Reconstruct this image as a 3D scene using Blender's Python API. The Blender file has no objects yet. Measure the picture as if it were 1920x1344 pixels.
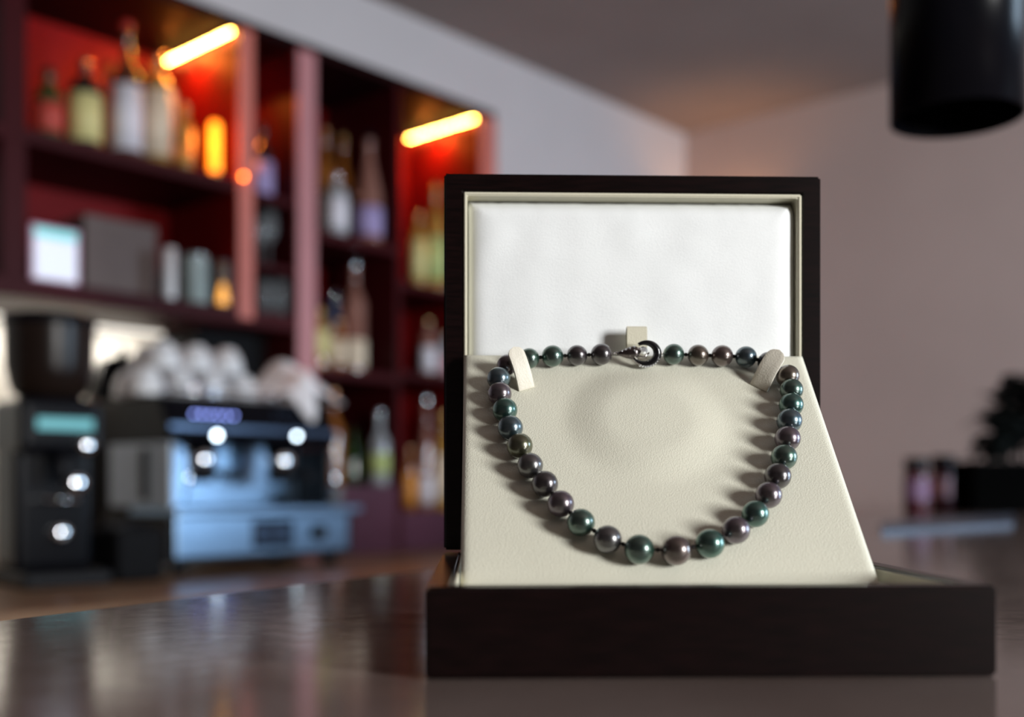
import bpy, bmesh, math, random
from mathutils import Vector, Matrix
PI = math.pi
R = math.radians
scene = bpy.context.scene
col = scene.collection

# ------------------------------------------------------------------ camera
F = 2060.0                      # focal length in pixels of the 1920 px frame
HY = 910.0                      # horizon row
CAMZ = 1.1182                   # eye above the floor; bar top is at 1.05
BAR = 1.05
UX, UY = 0.6665, 0.7455         # right/forward of the camera in room axes
cam_d = bpy.data.cameras.new('camera')
cam = bpy.data.objects.new('camera', cam_d)
col.objects.link(cam)
scene.camera = cam
cam.location = (0, 0, CAMZ)
cam.rotation_euler = (PI / 2, 0, -math.atan2(UY, UX))
cam_d.sensor_width = 36.0
cam_d.lens = 36.0 * F / 1920.0
cam_d.shift_y = (HY - 672.0) / 1920.0
cam_d.clip_start = 0.01
cam_d.dof.use_dof = True
cam_d.dof.focus_distance = 0.525
cam_d.dof.aperture_fstop = (cam_d.lens / 1000.0) / 0.0100
cam_d.dof.aperture_blades = 0

# ------------------------------------------------------------------ light
scene.view_settings.view_transform = 'Standard'
scene.view_settings.look = 'None'
scene.view_settings.gamma = 1.0
scene.view_settings.exposure = 0.0
scene.view_settings.use_curve_mapping = False
try:
    scene.cycles.use_denoising = True
    scene.cycles.max_bounces = 8
    scene.cycles.sample_clamp_indirect = 6.0
    scene.cycles.caustics_reflective = False
    scene.cycles.caustics_refractive = False
except Exception:
    pass
world = bpy.data.worlds.new('world')
scene.world = world
world.use_nodes = True
world.node_tree.nodes['Background'].inputs[0].default_value = (0.55, 0.65, 0.9, 1)
world.node_tree.nodes['Background'].inputs[1].default_value = 0.3


def area(name, loc, aim, sx, sy, power, color, spread=None):
    d = bpy.data.lights.new(name, 'AREA')
    d.shape = 'RECTANGLE'
    d.size, d.size_y = sx, sy
    d.energy = power
    d.color = color
    if spread:
        d.spread = spread
    o = bpy.data.objects.new(name, d)
    col.objects.link(o)
    o.location = loc
    v = Vector(aim) - Vector(loc)
    o.rotation_euler = v.to_track_quat('-Z', 'Y').to_euler()
    return o


# daylight entering by the two windows in the wall behind the camera
area('window_daylight', (0.62, -2.56, 1.60), (0.50, 0.4, 1.25), 0.60, 0.95, 118, (1.0, 1.0, 0.985))
area('window_daylight', (3.70, -2.56, 1.60), (3.70, 0.0, 1.3), 1.30, 1.40, 125, (0.60, 0.80, 1.0))

# ------------------------------------------------------------------ helpers


def W(X, Y, z=0.0):
    """camera-frame ground coordinates (right, forward) -> room"""
    return Vector((UX * X + UY * Y, -UY * X + UX * Y, z))


def ray(px):
    r = (px - 960.0) / F
    return UX * r + UY, -UY * r + UX


def wx(px, y):
    dx, dy = ray(px)
    return y * dx / dy


def wz(px, py, y):
    dx, dy = ray(px)
    return CAMZ + (HY - py) / F * (y / dy)


def Z(z):
    return z + CAMZ


def smooth(bm, on=True):
    for f in bm.faces:
        f.smooth = on


def finish(name, bm, mat, parent=None, smooth_angle=None):
    bmesh.ops.recalc_face_normals(bm, faces=bm.faces[:])
    me = bpy.data.meshes.new(name)
    bm.to_mesh(me)
    bm.free()
    o = bpy.data.objects.new(name, me)
    col.objects.link(o)
    if mat:
        me.materials.append(mat)
    if parent:
        o.parent = parent
    return o


def tag(o, label=None, cat=None, group=None, kind=None):
    if label: o['label'] = label
    if cat: o['category'] = cat
    if group: o['group'] = group
    if kind: o['kind'] = kind
    return o


def empty(name, loc, rz=0.0, label=None, cat=None, group=None):
    o = bpy.data.objects.new(name, None)
    col.objects.link(o)
    o.location = loc
    o.rotation_euler = (0, 0, rz)
    return tag(o, label, cat, group)


def add_box(bm, a, b, bev=0.0, seg=2, M=None):
    a = Vector(a); b = Vector(b)
    r = bmesh.ops.create_cube(bm, size=1.0)
    vs = r['verts']
    c = (a + b) / 2
    s = b - a
    for v in vs:
        v.co = Vector((v.co.x * s.x + c.x, v.co.y * s.y + c.y, v.co.z * s.z + c.z))
    if bev > 0:
        es = list({e for v in vs for e in v.link_edges})
        rr = bmesh.ops.bevel(bm, geom=es, offset=bev, segments=seg, profile=0.5, affect='EDGES')
        vs = list({v for f in rr['faces'] for v in f.verts})
        if M:
            allv = set(vs)
            stack = list(vs)
            while stack:
                v = stack.pop()
                for e in v.link_edges:
                    w = e.other_vert(v)
                    if w not in allv:
                        allv.add(w); stack.append(w)
            vs = list(allv)
    if M:
        for v in vs:
            v.co = M @ v.co
    return vs


def add_lathe(bm, prof, seg=24, center=(0, 0, 0), cap0=True, cap1=True, M=None):
    rings = []
    for r, z in prof:
        ring = []
        for i in range(seg):
            a = 2 * PI * i / seg
            p = Vector((r * math.cos(a), r * math.sin(a), z)) + Vector(center)
            if M: p = M @ p
            ring.append(bm.verts.new(p))
        rings.append(ring)
    for k in range(len(rings) - 1):
        for i in range(seg):
            f = bm.faces.new((rings[k][i], rings[k][(i + 1) % seg], rings[k + 1][(i + 1) % seg], rings[k + 1][i]))
            f.smooth = True
    if cap0: bm.faces.new(rings[0][::-1])
    if cap1: bm.faces.new(rings[-1])
    return rings


def add_tube(bm, pts, rad, seg=10, caps=True):
    pts = [Vector(p) for p in pts]
    rads = rad if isinstance(rad, (list, tuple)) else [rad] * len(pts)
    rings = []
    prev = None
    for i, p in enumerate(pts):
        t = (pts[min(i + 1, len(pts) - 1)] - pts[max(i - 1, 0)]).normalized()
        if prev is None:
            n = t.orthogonal().normalized()
        else:
            n = (prev - t * prev.dot(t)).normalized()
        prev = n
        b = t.cross(n)
        ring = [bm.verts.new(p + (n * math.cos(2 * PI * k / seg) + b * math.sin(2 * PI * k / seg)) * rads[i]) for k in range(seg)]
        rings.append(ring)
    for k in range(len(rings) - 1):
        for i in range(seg):
            f = bm.faces.new((rings[k][i], rings[k][(i + 1) % seg], rings[k + 1][(i + 1) % seg], rings[k + 1][i]))
            f.smooth = True
    if caps:
        bm.faces.new(rings[0][::-1]); bm.faces.new(rings[-1])


def add_sphere(bm, c, r, u=24, v=14, scale=(1, 1, 1)):
    res = bmesh.ops.create_uvsphere(bm, u_segments=u, v_segments=v, radius=r)
    for w in res['verts']:
        w.co = Vector((w.co.x * scale[0], w.co.y * scale[1], w.co.z * scale[2])) + Vector(c)
        for f in w.link_faces: f.smooth = True


def NB():
    return bmesh.new()


# ------------------------------------------------------------------ materials
def principled(name, base, rough=0.5, metal=0.0, coat=0.0, coat_rough=0.05, trans=0.0, ior=1.45,
               emit=None, estr=0.0, spec=None, var=0.0, vscale=8.0, bump=0.0, bscale=200.0, sheen=0.0,
               rvar=0.0, col2=None, stretch=(1, 1, 1), sss=0.0, thick_bump=None):
    m = bpy.data.materials.new(name)
    m.use_nodes = True
    nt = m.node_tree
    b = nt.nodes['Principled BSDF']
    b.inputs['Base Color'].default_value = (*base, 1)
    b.inputs['Roughness'].default_value = rough
    b.inputs['Metallic'].default_value = metal
    b.inputs['Coat Weight'].default_value = coat
    b.inputs['Coat Roughness'].default_value = coat_rough
    b.inputs['Transmission Weight'].default_value = trans
    b.inputs['IOR'].default_value = ior
    if sheen: b.inputs['Sheen Weight'].default_value = sheen
    if spec is not None: b.inputs['Specular IOR Level'].default_value = spec
    if emit:
        b.inputs['Emission Color'].default_value = (*emit, 1)
        b.inputs['Emission Strength'].default_value = estr
    tc = nt.nodes.new('ShaderNodeTexCoord')
    mp = nt.nodes.new('ShaderNodeMapping')
    mp.inputs['Scale'].default_value = stretch
    nt.links.new(tc.outputs['Object'], mp.inputs['Vector'])
    if var or col2:
        n = nt.nodes.new('ShaderNodeTexNoise')
        n.inputs['Scale'].default_value = vscale
        n.inputs['Detail'].default_value = 4
        nt.links.new(mp.outputs['Vector'], n.inputs['Vector'])
        cr = nt.nodes.new('ShaderNodeValToRGB')
        cr.color_ramp.elements[0].position = 0.35
        cr.color_ramp.elements[1].position = 0.65
        c2 = col2 or base
        cr.color_ramp.elements[0].color = (*[c * (1 - var) for c in base], 1)
        cr.color_ramp.elements[1].color = (*[min(1, c * (1 + var)) for c in c2], 1)
        nt.links.new(n.outputs['Fac'], cr.inputs['Fac'])
        nt.links.new(cr.outputs['Color'], b.inputs['Base Color'])
    if bump:
        n2 = nt.nodes.new('ShaderNodeTexNoise')
        n2.inputs['Scale'].default_value = bscale
        n2.inputs['Detail'].default_value = 3
        nt.links.new(mp.outputs['Vector'], n2.inputs['Vector'])
        bp = nt.nodes.new('ShaderNodeBump')
        bp.inputs['Strength'].default_value = bump
        bp.inputs['Distance'].default_value = 0.001
        nt.links.new(n2.outputs['Fac'], bp.inputs['Height'])
        nt.links.new(bp.outputs['Normal'], b.inputs['Normal'])
    return m


M = {}
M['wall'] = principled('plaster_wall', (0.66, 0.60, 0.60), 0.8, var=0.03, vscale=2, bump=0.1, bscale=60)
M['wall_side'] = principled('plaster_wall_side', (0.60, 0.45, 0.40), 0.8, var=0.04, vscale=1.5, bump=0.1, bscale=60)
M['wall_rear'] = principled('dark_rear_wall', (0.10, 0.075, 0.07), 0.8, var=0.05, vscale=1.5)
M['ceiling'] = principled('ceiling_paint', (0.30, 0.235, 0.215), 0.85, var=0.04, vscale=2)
M['floor'] = principled('floor_wood', (0.09, 0.045, 0.025), 0.4, var=0.3, vscale=5, stretch=(1, 8, 1))
M['backsplash'] = principled('backsplash_plaster', (0.72, 0.68, 0.60), 0.5, var=0.04, vscale=4)
M['lacquer'] = principled('espresso_wood_lacquer', (0.004, 0.0012, 0.0012), 0.3, coat=0.3, coat_rough=0.03, var=0.5, vscale=60,
                          stretch=(1, 1, 12), spec=0.25)
M['leather'] = principled('cream_leatherette', (0.70, 0.69, 0.575), 0.5, var=0.02, vscale=30, bump=0.3, bscale=1400, spec=0.35)
M['leather_lip'] = principled('cream_piping', (0.64, 0.61, 0.48), 0.5, bump=0.2, bscale=1200)
M['satin'] = principled('white_satin', (0.85, 0.875, 0.88), 0.6, sheen=0.2, var=0.02, vscale=60, bump=0.16, bscale=1500)
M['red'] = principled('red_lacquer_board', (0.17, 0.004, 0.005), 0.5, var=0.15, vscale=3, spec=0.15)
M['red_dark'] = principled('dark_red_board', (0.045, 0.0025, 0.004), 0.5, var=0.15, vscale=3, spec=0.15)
M['top_shade'] = principled('shaded_red_board', (0.014, 0.001, 0.0015), 0.6, var=0.1, spec=0.1)  # shade under the cabinet tops put into the board colour
M['post_led_lit'] = principled('led_lit_edge', (0.62, 0.17, 0.13), 0.4, var=0.06, vscale=3)  # LED glow on the post edges put into their colour
M['matte_soot'] = principled('soot_black', (0.002, 0.002, 0.002), 0.95, var=0.1, spec=0.0)
M['post'] = principled('rose_grey_edge', (0.50, 0.21, 0.22), 0.4, var=0.06, vscale=3)
M['purple'] = principled('plum_board', (0.09, 0.03, 0.055), 0.3, var=0.2, vscale=3)
M['counter'] = principled('back_counter_wood', (0.24, 0.13, 0.055), 0.35, var=0.35, vscale=3, stretch=(1, 6, 1), col2=(0.29, 0.17, 0.10))
M['black_plastic'] = principled('black_plastic', (0.006, 0.006, 0.008), 0.45, var=0.1, spec=0.25)
M['black_gloss'] = principled('black_gloss', (0.004, 0.004, 0.006), 0.25, var=0.1, spec=0.15)
M['black_matte'] = principled('black_matte', (0.006, 0.006, 0.007), 0.7, var=0.1, spec=0.15)
M['steel'] = principled('brushed_steel', (0.21, 0.31, 0.44), 0.3, metal=1.0, var=0.12, vscale=12, stretch=(1, 1, 20))
M['panel_light'] = principled('pale_panel_reflection', (0.42, 0.48, 0.55), 0.35, var=0.06)  # bright reflection on the machine's side put into a pale base colour
M['steel_dark'] = principled('dark_steel', (0.06, 0.08, 0.12), 0.28, metal=1.0, var=0.15, vscale=12)
M['chrome'] = principled('chrome', (0.85, 0.88, 0.92), 0.06, metal=1.0, var=0.03)
M['porcelain'] = principled('white_porcelain', (0.92, 0.90, 0.90), 0.3, coat=0.2, var=0.02)
M['linen'] = principled('white_linen', (0.92, 0.87, 0.88), 0.85, var=0.04, vscale=10, bump=0.3, bscale=300)
M['silver'] = principled('white_gold', (0.75, 0.72, 0.70), 0.14, metal=1.0, var=0.05, vscale=300)
M['dark_silver'] = principled('oxidised_silver', (0.16, 0.14, 0.14), 0.22, metal=1.0, var=0.3, vscale=400)
M['onyx'] = principled('onyx_inlay', (0.004, 0.004, 0.005), 0.25, coat=0.5, var=0.1)
M['diamond'] = principled('diamond', (0.95, 0.97, 1.0), 0.03, metal=0.75, coat=1.0, var=0.001)
M['thread'] = principled('dark_silk_thread', (0.01, 0.008, 0.008), 0.7, var=0.1)
M['brass'] = principled('brass', (0.75, 0.48, 0.2), 0.25, metal=1.0, var=0.05)
M['cardboard'] = principled('taupe_card_box', (0.16, 0.115, 0.105), 0.7, var=0.08)
M['screen'] = principled('lit_screen', (0.6, 0.6, 0.7), 0.3, emit=(0.80, 0.86, 1.0), estr=0.6, var=0.05)
M['screen_band'] = principled('lit_screen_band', (0.2, 0.6, 0.6), 0.3, emit=(0.2, 0.75, 0.75), estr=0.6, var=0.05)
M['pink_frame'] = principled('pink_frame', (0.70, 0.38, 0.50), 0.4, var=0.04)
M['led'] = principled('warm_led', (1, 0.7, 0.2), 0.4, emit=(1.0, 0.52, 0.09), estr=130.0)
M['amber_lamp'] = principled('amber_lamp_glass', (0.9, 0.3, 0.03), 0.3, emit=(1.0, 0.25, 0.012), estr=3.6, var=0.02)
M['glint_disc'] = principled('white_glint', (0.9, 0.95, 1), 0.3, emit=(0.72, 0.88, 1.0), estr=14.0)  # emission standing in for window reflections on chrome
M['blue_light'] = principled('blue_indicator', (0.2, 0.3, 0.9), 0.3, emit=(0.30, 0.38, 1.0), estr=6.0)
M['teal_display'] = principled('teal_display', (0.1, 0.3, 0.3), 0.3, emit=(0.10, 0.36, 0.42), estr=0.7, var=0.05)
M['hopper'] = principled('smoked_hopper', (0.014, 0.008, 0.006), 0.3, var=0.1, spec=0.25)
M['beans'] = principled('coffee_beans', (0.09, 0.04, 0.02), 0.45, var=0.6, vscale=80, bump=1.0, bscale=90)
M['mat'] = principled('slate_blue_reflection', (0.07, 0.10, 0.15), 0.4, var=0.1)  # colour of the bluish reflection on the bar
M['leaf'] = principled('dark_leaf', (0.003, 0.0045, 0.004), 0.6, var=0.3, vscale=10, spec=0.15)
M['soil'] = principled('dark_soil', (0.02, 0.014, 0.01), 0.9, var=0.4, vscale=60, bump=0.8, bscale=120)
M['window_frame'] = principled('window_frame_paint', (0.35, 0.32, 0.30), 0.5, var=0.03)
M['plum_label'] = principled('plum_label', (0.20, 0.11, 0.20), 0.6, var=0.1)
M['glass_clear'] = principled('clear_glass', (0.85, 0.88, 0.9), 0.03, trans=0.85, ior=1.45, var=0.01)


def bar_material():
    m = bpy.data.materials.new('polished_quartz')
    m.use_nodes = True
    nt = m.node_tree; L = nt.links
    b = nt.nodes['Principled BSDF']
    tc = nt.nodes.new('ShaderNodeTexCoord')
    n1 = nt.nodes.new('ShaderNodeTexNoise'); n1.inputs['Scale'].default_value = 9; n1.inputs['Detail'].default_value = 6
    n2 = nt.nodes.new('ShaderNodeTexVoronoi'); n2.inputs['Scale'].default_value = 260
    n3 = nt.nodes.new('ShaderNodeTexNoise'); n3.inputs['Scale'].default_value = 60; n3.inputs['Detail'].default_value = 3
    for n in (n1, n2, n3): L.new(tc.outputs['Object'], n.inputs['Vector'])
    r1 = nt.nodes.new('ShaderNodeValToRGB')
    r1.color_ramp.elements[0].position = 0.3; r1.color_ramp.elements[0].color = (0.165, 0.122, 0.108, 1)
    r1.color_ramp.elements[1].position = 0.7; r1.color_ramp.elements[1].color = (0.225, 0.175, 0.158, 1)
    L.new(n1.outputs['Fac'], r1.inputs['Fac'])
    r2 = nt.nodes.new('ShaderNodeValToRGB')
    r2.color_ramp.elements[0].position = 0.06; r2.color_ramp.elements[0].color = (0.25, 0.22, 0.2, 1)
    r2.color_ramp.elements[1].position = 0.16; r2.color_ramp.elements[1].color = (1, 1, 1, 1)
    L.new(n2.outputs['Distance'], r2.inputs['Fac'])
    mx = nt.nodes.new('ShaderNodeMix'); mx.data_type = 'RGBA'; mx.blend_type = 'MULTIPLY'
    mx.inputs['Factor'].default_value = 0.75
    L.new(r1.outputs['Color'], mx.inputs['A']); L.new(r2.outputs['Color'], mx.inputs['B'])
    L.new(mx.outputs['Result'], b.inputs['Base Color'])
    mr = nt.nodes.new('ShaderNodeMapRange')
    mr.inputs['To Min'].default_value = 0.07; mr.inputs['To Max'].default_value = 0.17
    L.new(n3.outputs['Fac'], mr.inputs['Value']); L.new(mr.outputs['Result'], b.inputs['Roughness'])
    bp = nt.nodes.new('ShaderNodeBump'); bp.inputs['Strength'].default_value = 0.06; bp.inputs['Distance'].default_value = 0.001
    L.new(n3.outputs['Fac'], bp.inputs['Height']); L.new(bp.outputs['Normal'], b.inputs['Normal'])
    b.inputs['Specular IOR Level'].default_value = 0.95
    return m


M['bar'] = bar_material()

# ------------------------------------------------------------------ room shell
XL, XR = -2.3, 4.985
YF, YB = -2.62, 3.216
CEIL = Z(1.872)


def struct(name, boxes, mat, bev=0):
    bm = NB()
    for a, b in boxes: add_box(bm, a, b, bev)
    o = finish(name, bm, mat)
    o['kind'] = 'structure'
    return o


struct('floor', [((XL - .1, YF - .1, -.1), (XR + .1, YB + .1, 0))], M['floor'])
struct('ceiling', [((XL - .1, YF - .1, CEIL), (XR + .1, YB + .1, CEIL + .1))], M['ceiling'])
struct('wall_back', [((XL - .1, YB, 0), (XR + .1, YB + .1, CEIL))], M['wall'])
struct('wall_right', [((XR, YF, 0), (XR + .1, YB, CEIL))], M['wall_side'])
struct('wall_left', [((XL - .1, YF, 0), (XL, YB, CEIL))], M['wall_rear'])
wins = [(0.27, 0.97, 1.08, 2.12), (3.02, 4.38, 0.88, 2.32)]
(xa, xb, za, zb), (xc, xd, zc, zd) = wins
y0, y1 = YF - .1, YF
struct('wall_front', [((XL, y0, 0), (xa, y1, CEIL)), ((xa, y0, 0), (xb, y1, za)), ((xa, y0, zb), (xb, y1, CEIL)),
                      ((xb, y0, 0), (xc, y1, CEIL)), ((xc, y0, 0), (xd, y1, zc)), ((xc, y0, zd), (xd, y1, CEIL)),
                      ((xd, y0, 0), (XR, y1, CEIL))], M['wall_rear'])
for i, (a, b, c, d) in enumerate(wins):
    t = .03
    struct('window_%d' % (i + 1), [((a, y0, c), (a + t, y1, d)), ((b - t, y0, c), (b, y1, d)),
                                   ((a + t, y0, c), (b - t, y1, c + t)), ((a + t, y0, d - t), (b - t, y1, d))],
           M['window_frame'])

# ------------------------------------------------------------------ the bar the box stands on
e = Vector((0.4892, 0.8722)); nrm = Vector((0.8722, -0.4892))
P0 = Vector((-0.259, 0.555)) - e * 1.5


def barpoly(d0, d1, s0, s1, z0, z1, bm):
    pts = []
    for s, d in ((s0, d0), (s1, d0), (s1, d1), (s0, d1)):
        q = P0 + e * s + nrm * d
        pts.append(W(q.x, q.y))
    lo = [bm.verts.new((p.x, p.y, z0)) for p in pts]
    hi = [bm.verts.new((p.x, p.y, z1)) for p in pts]
    bm.faces.new(lo[::-1]); bm.faces.new(hi)
    for i in range(4):
        bm.faces.new((lo[i], lo[(i + 1) % 4], hi[(i + 1) % 4], hi[i]))


bar = empty('bar_counter', W(0, 0, 0), 0, 'long bar with polished speckled brown-grey stone top under the open jewellery box', 'bar')
bm = NB(); barpoly(0, .80, 0, 6.02, BAR - .04, BAR, bm)
bmesh.ops.bevel(bm, geom=bm.edges[:], offset=.002, segments=2, affect='EDGES')
finish('bar_top', bm, M['bar'], bar)
bm = NB(); barpoly(.08, .66, .1, 5.9, 0.0, BAR - .04, bm)
finish('bar_body', bm, M['red_dark'], bar)

# ------------------------------------------------------------------ back counter
CT = Z(-0.227)
bc_hole = None
bc = empty('back_counter', (0, 0, 0), 0, 'wooden work counter behind the bar under the coffee machine', 'counter')
cx1 = XR - 0.02
bm = NB(); add_box(bm, (-0.6, 1.95, CT - .04), (cx1, YB - .002, CT), .004)
finish('worktop', bm, M['counter'], bc)
bm = NB(); add_box(bm, (-0.55, 2.02, 0.0), (cx1 - .03, YB - .004, CT - .04))
finish('cabinet_body', bm, M['purple'], bc)
bm = NB(); add_box(bm, (-0.6, YB - .014, CT), (wx(548, YB), YB - .002, Z(.50)))
tag(finish('trim_1', bm, M['backsplash']), kind='structure')

# ------------------------------------------------------------------ bottle cabinets
FY = 2.796
T = .028


def fpx(px): return wx(px, FY)


def led_strip(parent, x, y0, y1, z, n=22):
    bm = NB(); add_box(bm, (x - .006, y0, z), (x + .006, y1, z + .006), .001)
    st = finish('led_strip', bm, M['black_plastic'], parent)
    bm = NB()
    for i in range(n):
        y = y0 + (i + .5) * (y1 - y0) / n
        add_box(bm, (x - .0035, y - .0035, z - .003), (x + .0035, y + .0035, z))
    finish('led_chips', bm, M['led'], st)
    a = area('led_glow', (x - .012, (y0 + y1) / 2, z - .02), (x - .22, (y0 + y1) / 2 + .02, z - .55), .02, (y1 - y0), 7.5,
             (1.0, 0.24, 0.03))
    return st


TOPZ = Z(1.40)
# left cabinet: a wide bay and a narrow bay
x0, x1, x2, x3 = fpx(-90), fpx(446), fpx(474), fpx(556)
cabL = empty('bottle_cabinet', ((x0 + x3) / 2, FY, Z(.48)), 0,
             'red wall cabinet left, holding lit shelves above the coffee machine', 'cabinet')


def part(parent, name, mat, boxes, bev=.002):
    bm = NB()
    for a, b in boxes: add_box(bm, a, b, bev)
    o = finish(name, bm, mat, parent)
    o.matrix_parent_inverse = Matrix.Translation(-Vector(parent.location))
    return o


def fixp(o, parent):
    o.matrix_parent_inverse = Matrix.Translation(-Vector(parent.location))


YW = YB - .016
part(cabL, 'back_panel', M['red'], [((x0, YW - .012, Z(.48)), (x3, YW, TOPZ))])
part(cabL, 'top_panel', M['top_shade'], [((x0, FY, TOPZ - .03), (x3, YW - .012, TOPZ))])
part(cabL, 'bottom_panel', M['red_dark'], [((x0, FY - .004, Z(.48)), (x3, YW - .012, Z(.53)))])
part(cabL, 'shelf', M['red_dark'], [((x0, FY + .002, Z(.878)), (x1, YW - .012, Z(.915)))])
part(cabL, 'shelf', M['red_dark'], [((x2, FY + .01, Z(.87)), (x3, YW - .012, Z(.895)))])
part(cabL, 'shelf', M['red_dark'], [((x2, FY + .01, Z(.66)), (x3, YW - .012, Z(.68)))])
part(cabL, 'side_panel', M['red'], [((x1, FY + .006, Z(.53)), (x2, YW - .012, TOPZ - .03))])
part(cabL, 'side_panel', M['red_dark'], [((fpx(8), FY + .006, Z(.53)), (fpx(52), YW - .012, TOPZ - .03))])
part(cabL, 'front_edge', M['post_led_lit'], [((x1, FY - .006, Z(.50)), (x2, FY + .006, TOPZ - .03))])
part(cabL, 'drop_panel', M['black_matte'], [((fpx(425), FY + .16, Z(.28)), (x3, YW - .012, Z(.48)))])
s = led_strip(cabL, x1 - .012, FY + .015, YW - .03, TOPZ - .042); fixp(s, cabL)
bm = NB(); add_sphere(bm, (fpx(453), FY - .010, wz(453, 332, FY)), .0042)
o = finish('indicator_lamp', bm, principled('orange_indicator', (1, .3, .05), .3, emit=(1, .20, .02), estr=32), cabL); fixp(o, cabL)

uc = part(cabL, 'under_cabinet_light', principled('under_cabinet_tube', (.9, .88, .8), .4, emit=(1, .93, .82), estr=1.2),
          [((fpx(20), YB - .10, Z(.468)), (fpx(415), YB - .085, Z(.4795)))])
area('under_cabinet_glow', ((fpx(20) + fpx(415)) / 2, YB - .12, Z(.46)), ((fpx(20) + fpx(415)) / 2, YB - .06, Z(0.2)), fpx(415) - fpx(20), .03, 2.0,
     (1.0, .93, .84))
# right cabinet: a full-height bay standing on the counter
r0, r1, r2, r3 = fpx(557), fpx(591), fpx(900), fpx(929)
cabR = empty('bottle_cabinet', ((r0 + r3) / 2, FY, CT), 0,
             'tall red cabinet right, standing on the work counter and partly hidden by the jewellery box', 'cabinet')
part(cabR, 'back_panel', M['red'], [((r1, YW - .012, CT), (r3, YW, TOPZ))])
part(cabR, 'top_panel', M['top_shade'], [((r0, FY, TOPZ - .03), (r3, YW - .012, TOPZ))])
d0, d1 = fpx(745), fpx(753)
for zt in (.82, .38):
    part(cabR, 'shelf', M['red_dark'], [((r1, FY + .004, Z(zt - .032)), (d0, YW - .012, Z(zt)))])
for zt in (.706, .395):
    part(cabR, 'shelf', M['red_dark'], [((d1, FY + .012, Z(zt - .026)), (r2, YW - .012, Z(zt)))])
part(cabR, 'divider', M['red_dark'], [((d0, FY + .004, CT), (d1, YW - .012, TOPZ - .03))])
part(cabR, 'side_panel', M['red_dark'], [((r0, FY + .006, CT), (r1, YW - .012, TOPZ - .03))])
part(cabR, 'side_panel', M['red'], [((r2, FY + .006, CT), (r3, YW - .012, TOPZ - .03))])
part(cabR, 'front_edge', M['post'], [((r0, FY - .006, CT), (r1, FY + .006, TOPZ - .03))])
part(cabR, 'front_edge', M['post_led_lit'], [((r2, FY - .006, CT), (r3, FY + .006, TOPZ - .03))])
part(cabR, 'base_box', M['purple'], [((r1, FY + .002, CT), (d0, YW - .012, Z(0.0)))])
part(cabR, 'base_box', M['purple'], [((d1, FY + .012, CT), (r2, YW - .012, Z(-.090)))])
s = led_strip(cabR, r2 - .012, FY + .015, YW - .03, TOPZ - .042); fixp(s, cabR)

# ------------------------------------------------------------------ bottles


def glassmat(name, c, emitc=None):
    return principled(name, [q * .8 for q in c], 0.08, trans=0.4, coat=1.0, coat_rough=0.03, var=0.05)


G = {
    'amber': glassmat('amber_glass', (0.62, 0.20, 0.03)),
    'gold': glassmat('golden_glass', (0.85, 0.45, 0.08)),
    'green': glassmat('green_glass', (0.05, 0.12, 0.03)),
    'dark': glassmat('dark_glass', (0.03, 0.02, 0.02)),
    'clear': glassmat('pale_glass', (0.72, 0.76, 0.8)),
    'rose': glassmat('rose_glass', (0.55, 0.24, 0.18)),
    'blue': glassmat('blue_glass', (0.25, 0.33, 0.62)),
    'brown': glassmat('brown_glass', (0.18, 0.05, 0.02)),
}
LB = {
    'red': principled('red_label', (0.55, 0.07, 0.05), 0.5, var=0.1),
    'yellow': principled('yellow_label', (0.80, 0.70, 0.30), 0.5, var=0.08),
    'white': principled('white_label', (0.85, 0.80, 0.86), 0.5, var=0.05),
    'cream': principled('cream_label', (0.85, 0.68, 0.50), 0.5, var=0.05),
    'lavender': principled('lavender_label', (0.40, 0.32, 0.58), 0.5, var=0.05),
    'orange': principled('orange_label', (0.85, 0.35, 0.08), 0.5, var=0.05),
    'black': principled('black_label', (0.02, 0.02, 0.02), 0.4, var=0.05),
    'green': principled('green_label', (0.55, 0.65, 0.25), 0.5, var=0.05),
    'pink': principled('pink_label', (0.75, 0.42, 0.45), 0.5, var=0.05),
}
CP = {
    'gold': M['brass'], 'black': M['black_gloss'], 'silver': M['chrome'],
    'red': principled('red_cap', (0.5, 0.04, 0.03), 0.3, var=0.05),
    'copper': principled('copper_cap', (0.85, 0.42, 0.22), 0.22, metal=1.0, var=0.05),
}
BOTTLES = 'liquor bottles in the red cabinets'


def bottle(px, ytop, zb, y, rad, glass, label, cap, text, shape='round', lab=(0.12, 0.52), group=BOTTLES, name='liquor_bottle'):
    x = wx(px, y)
    zt = wz(px, ytop, y)
    base = Z(zb)
    H = zt - base
    t = empty(name, (x, y, base), random.uniform(-.4, .4), text, 'bottle', group)
    sh = {'round': .60, 'tall': .55, 'sloped': .38, 'stout': .68}[shape]
    nk = {'round': .80, 'tall': .76, 'sloped': .84, 'stout': .84}[shape]
    rn = max(.011, rad * .33)
    bm = NB()
    prof = [(rad * .86, 0), (rad * .98, .004), (rad, .012), (rad, H * sh)]
    for i in range(1, 7):
        k = i / 6
        s_ = k * k * (3 - 2 * k)
        prof.append((rad + (rn - rad) * s_, H * (sh + (nk - sh) * k)))
    prof += [(rn, H * .915), (rn * 1.2, H * .92), (rn * 1.2, H * .935), (rn * .95, H * .94)]
    add_lathe(bm, prof, 24)
    finish('glass_body', bm, G[glass], t)
    if label:
        bm = NB()
        z0, z1 = H * lab[0], H * min(lab[1], sh - .02)
        rr = rad + .0006
        add_lathe(bm, [(rr - .0004, z0), (rr, z0), (rr, z1), (rr - .0004, z1)], 24, cap0=False, cap1=False)
        finish('label_band', bm, LB[label], t)
    bm = NB()
    add_lathe(bm, [(rn * 1.12, H * .938), (rn * 1.18, H * .945), (rn * 1.18, H * .992), (rn * 1.0, H)], 20)
    finish('bottle_cap', bm, CP[cap], t)
    return t


random.seed(3)
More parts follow.
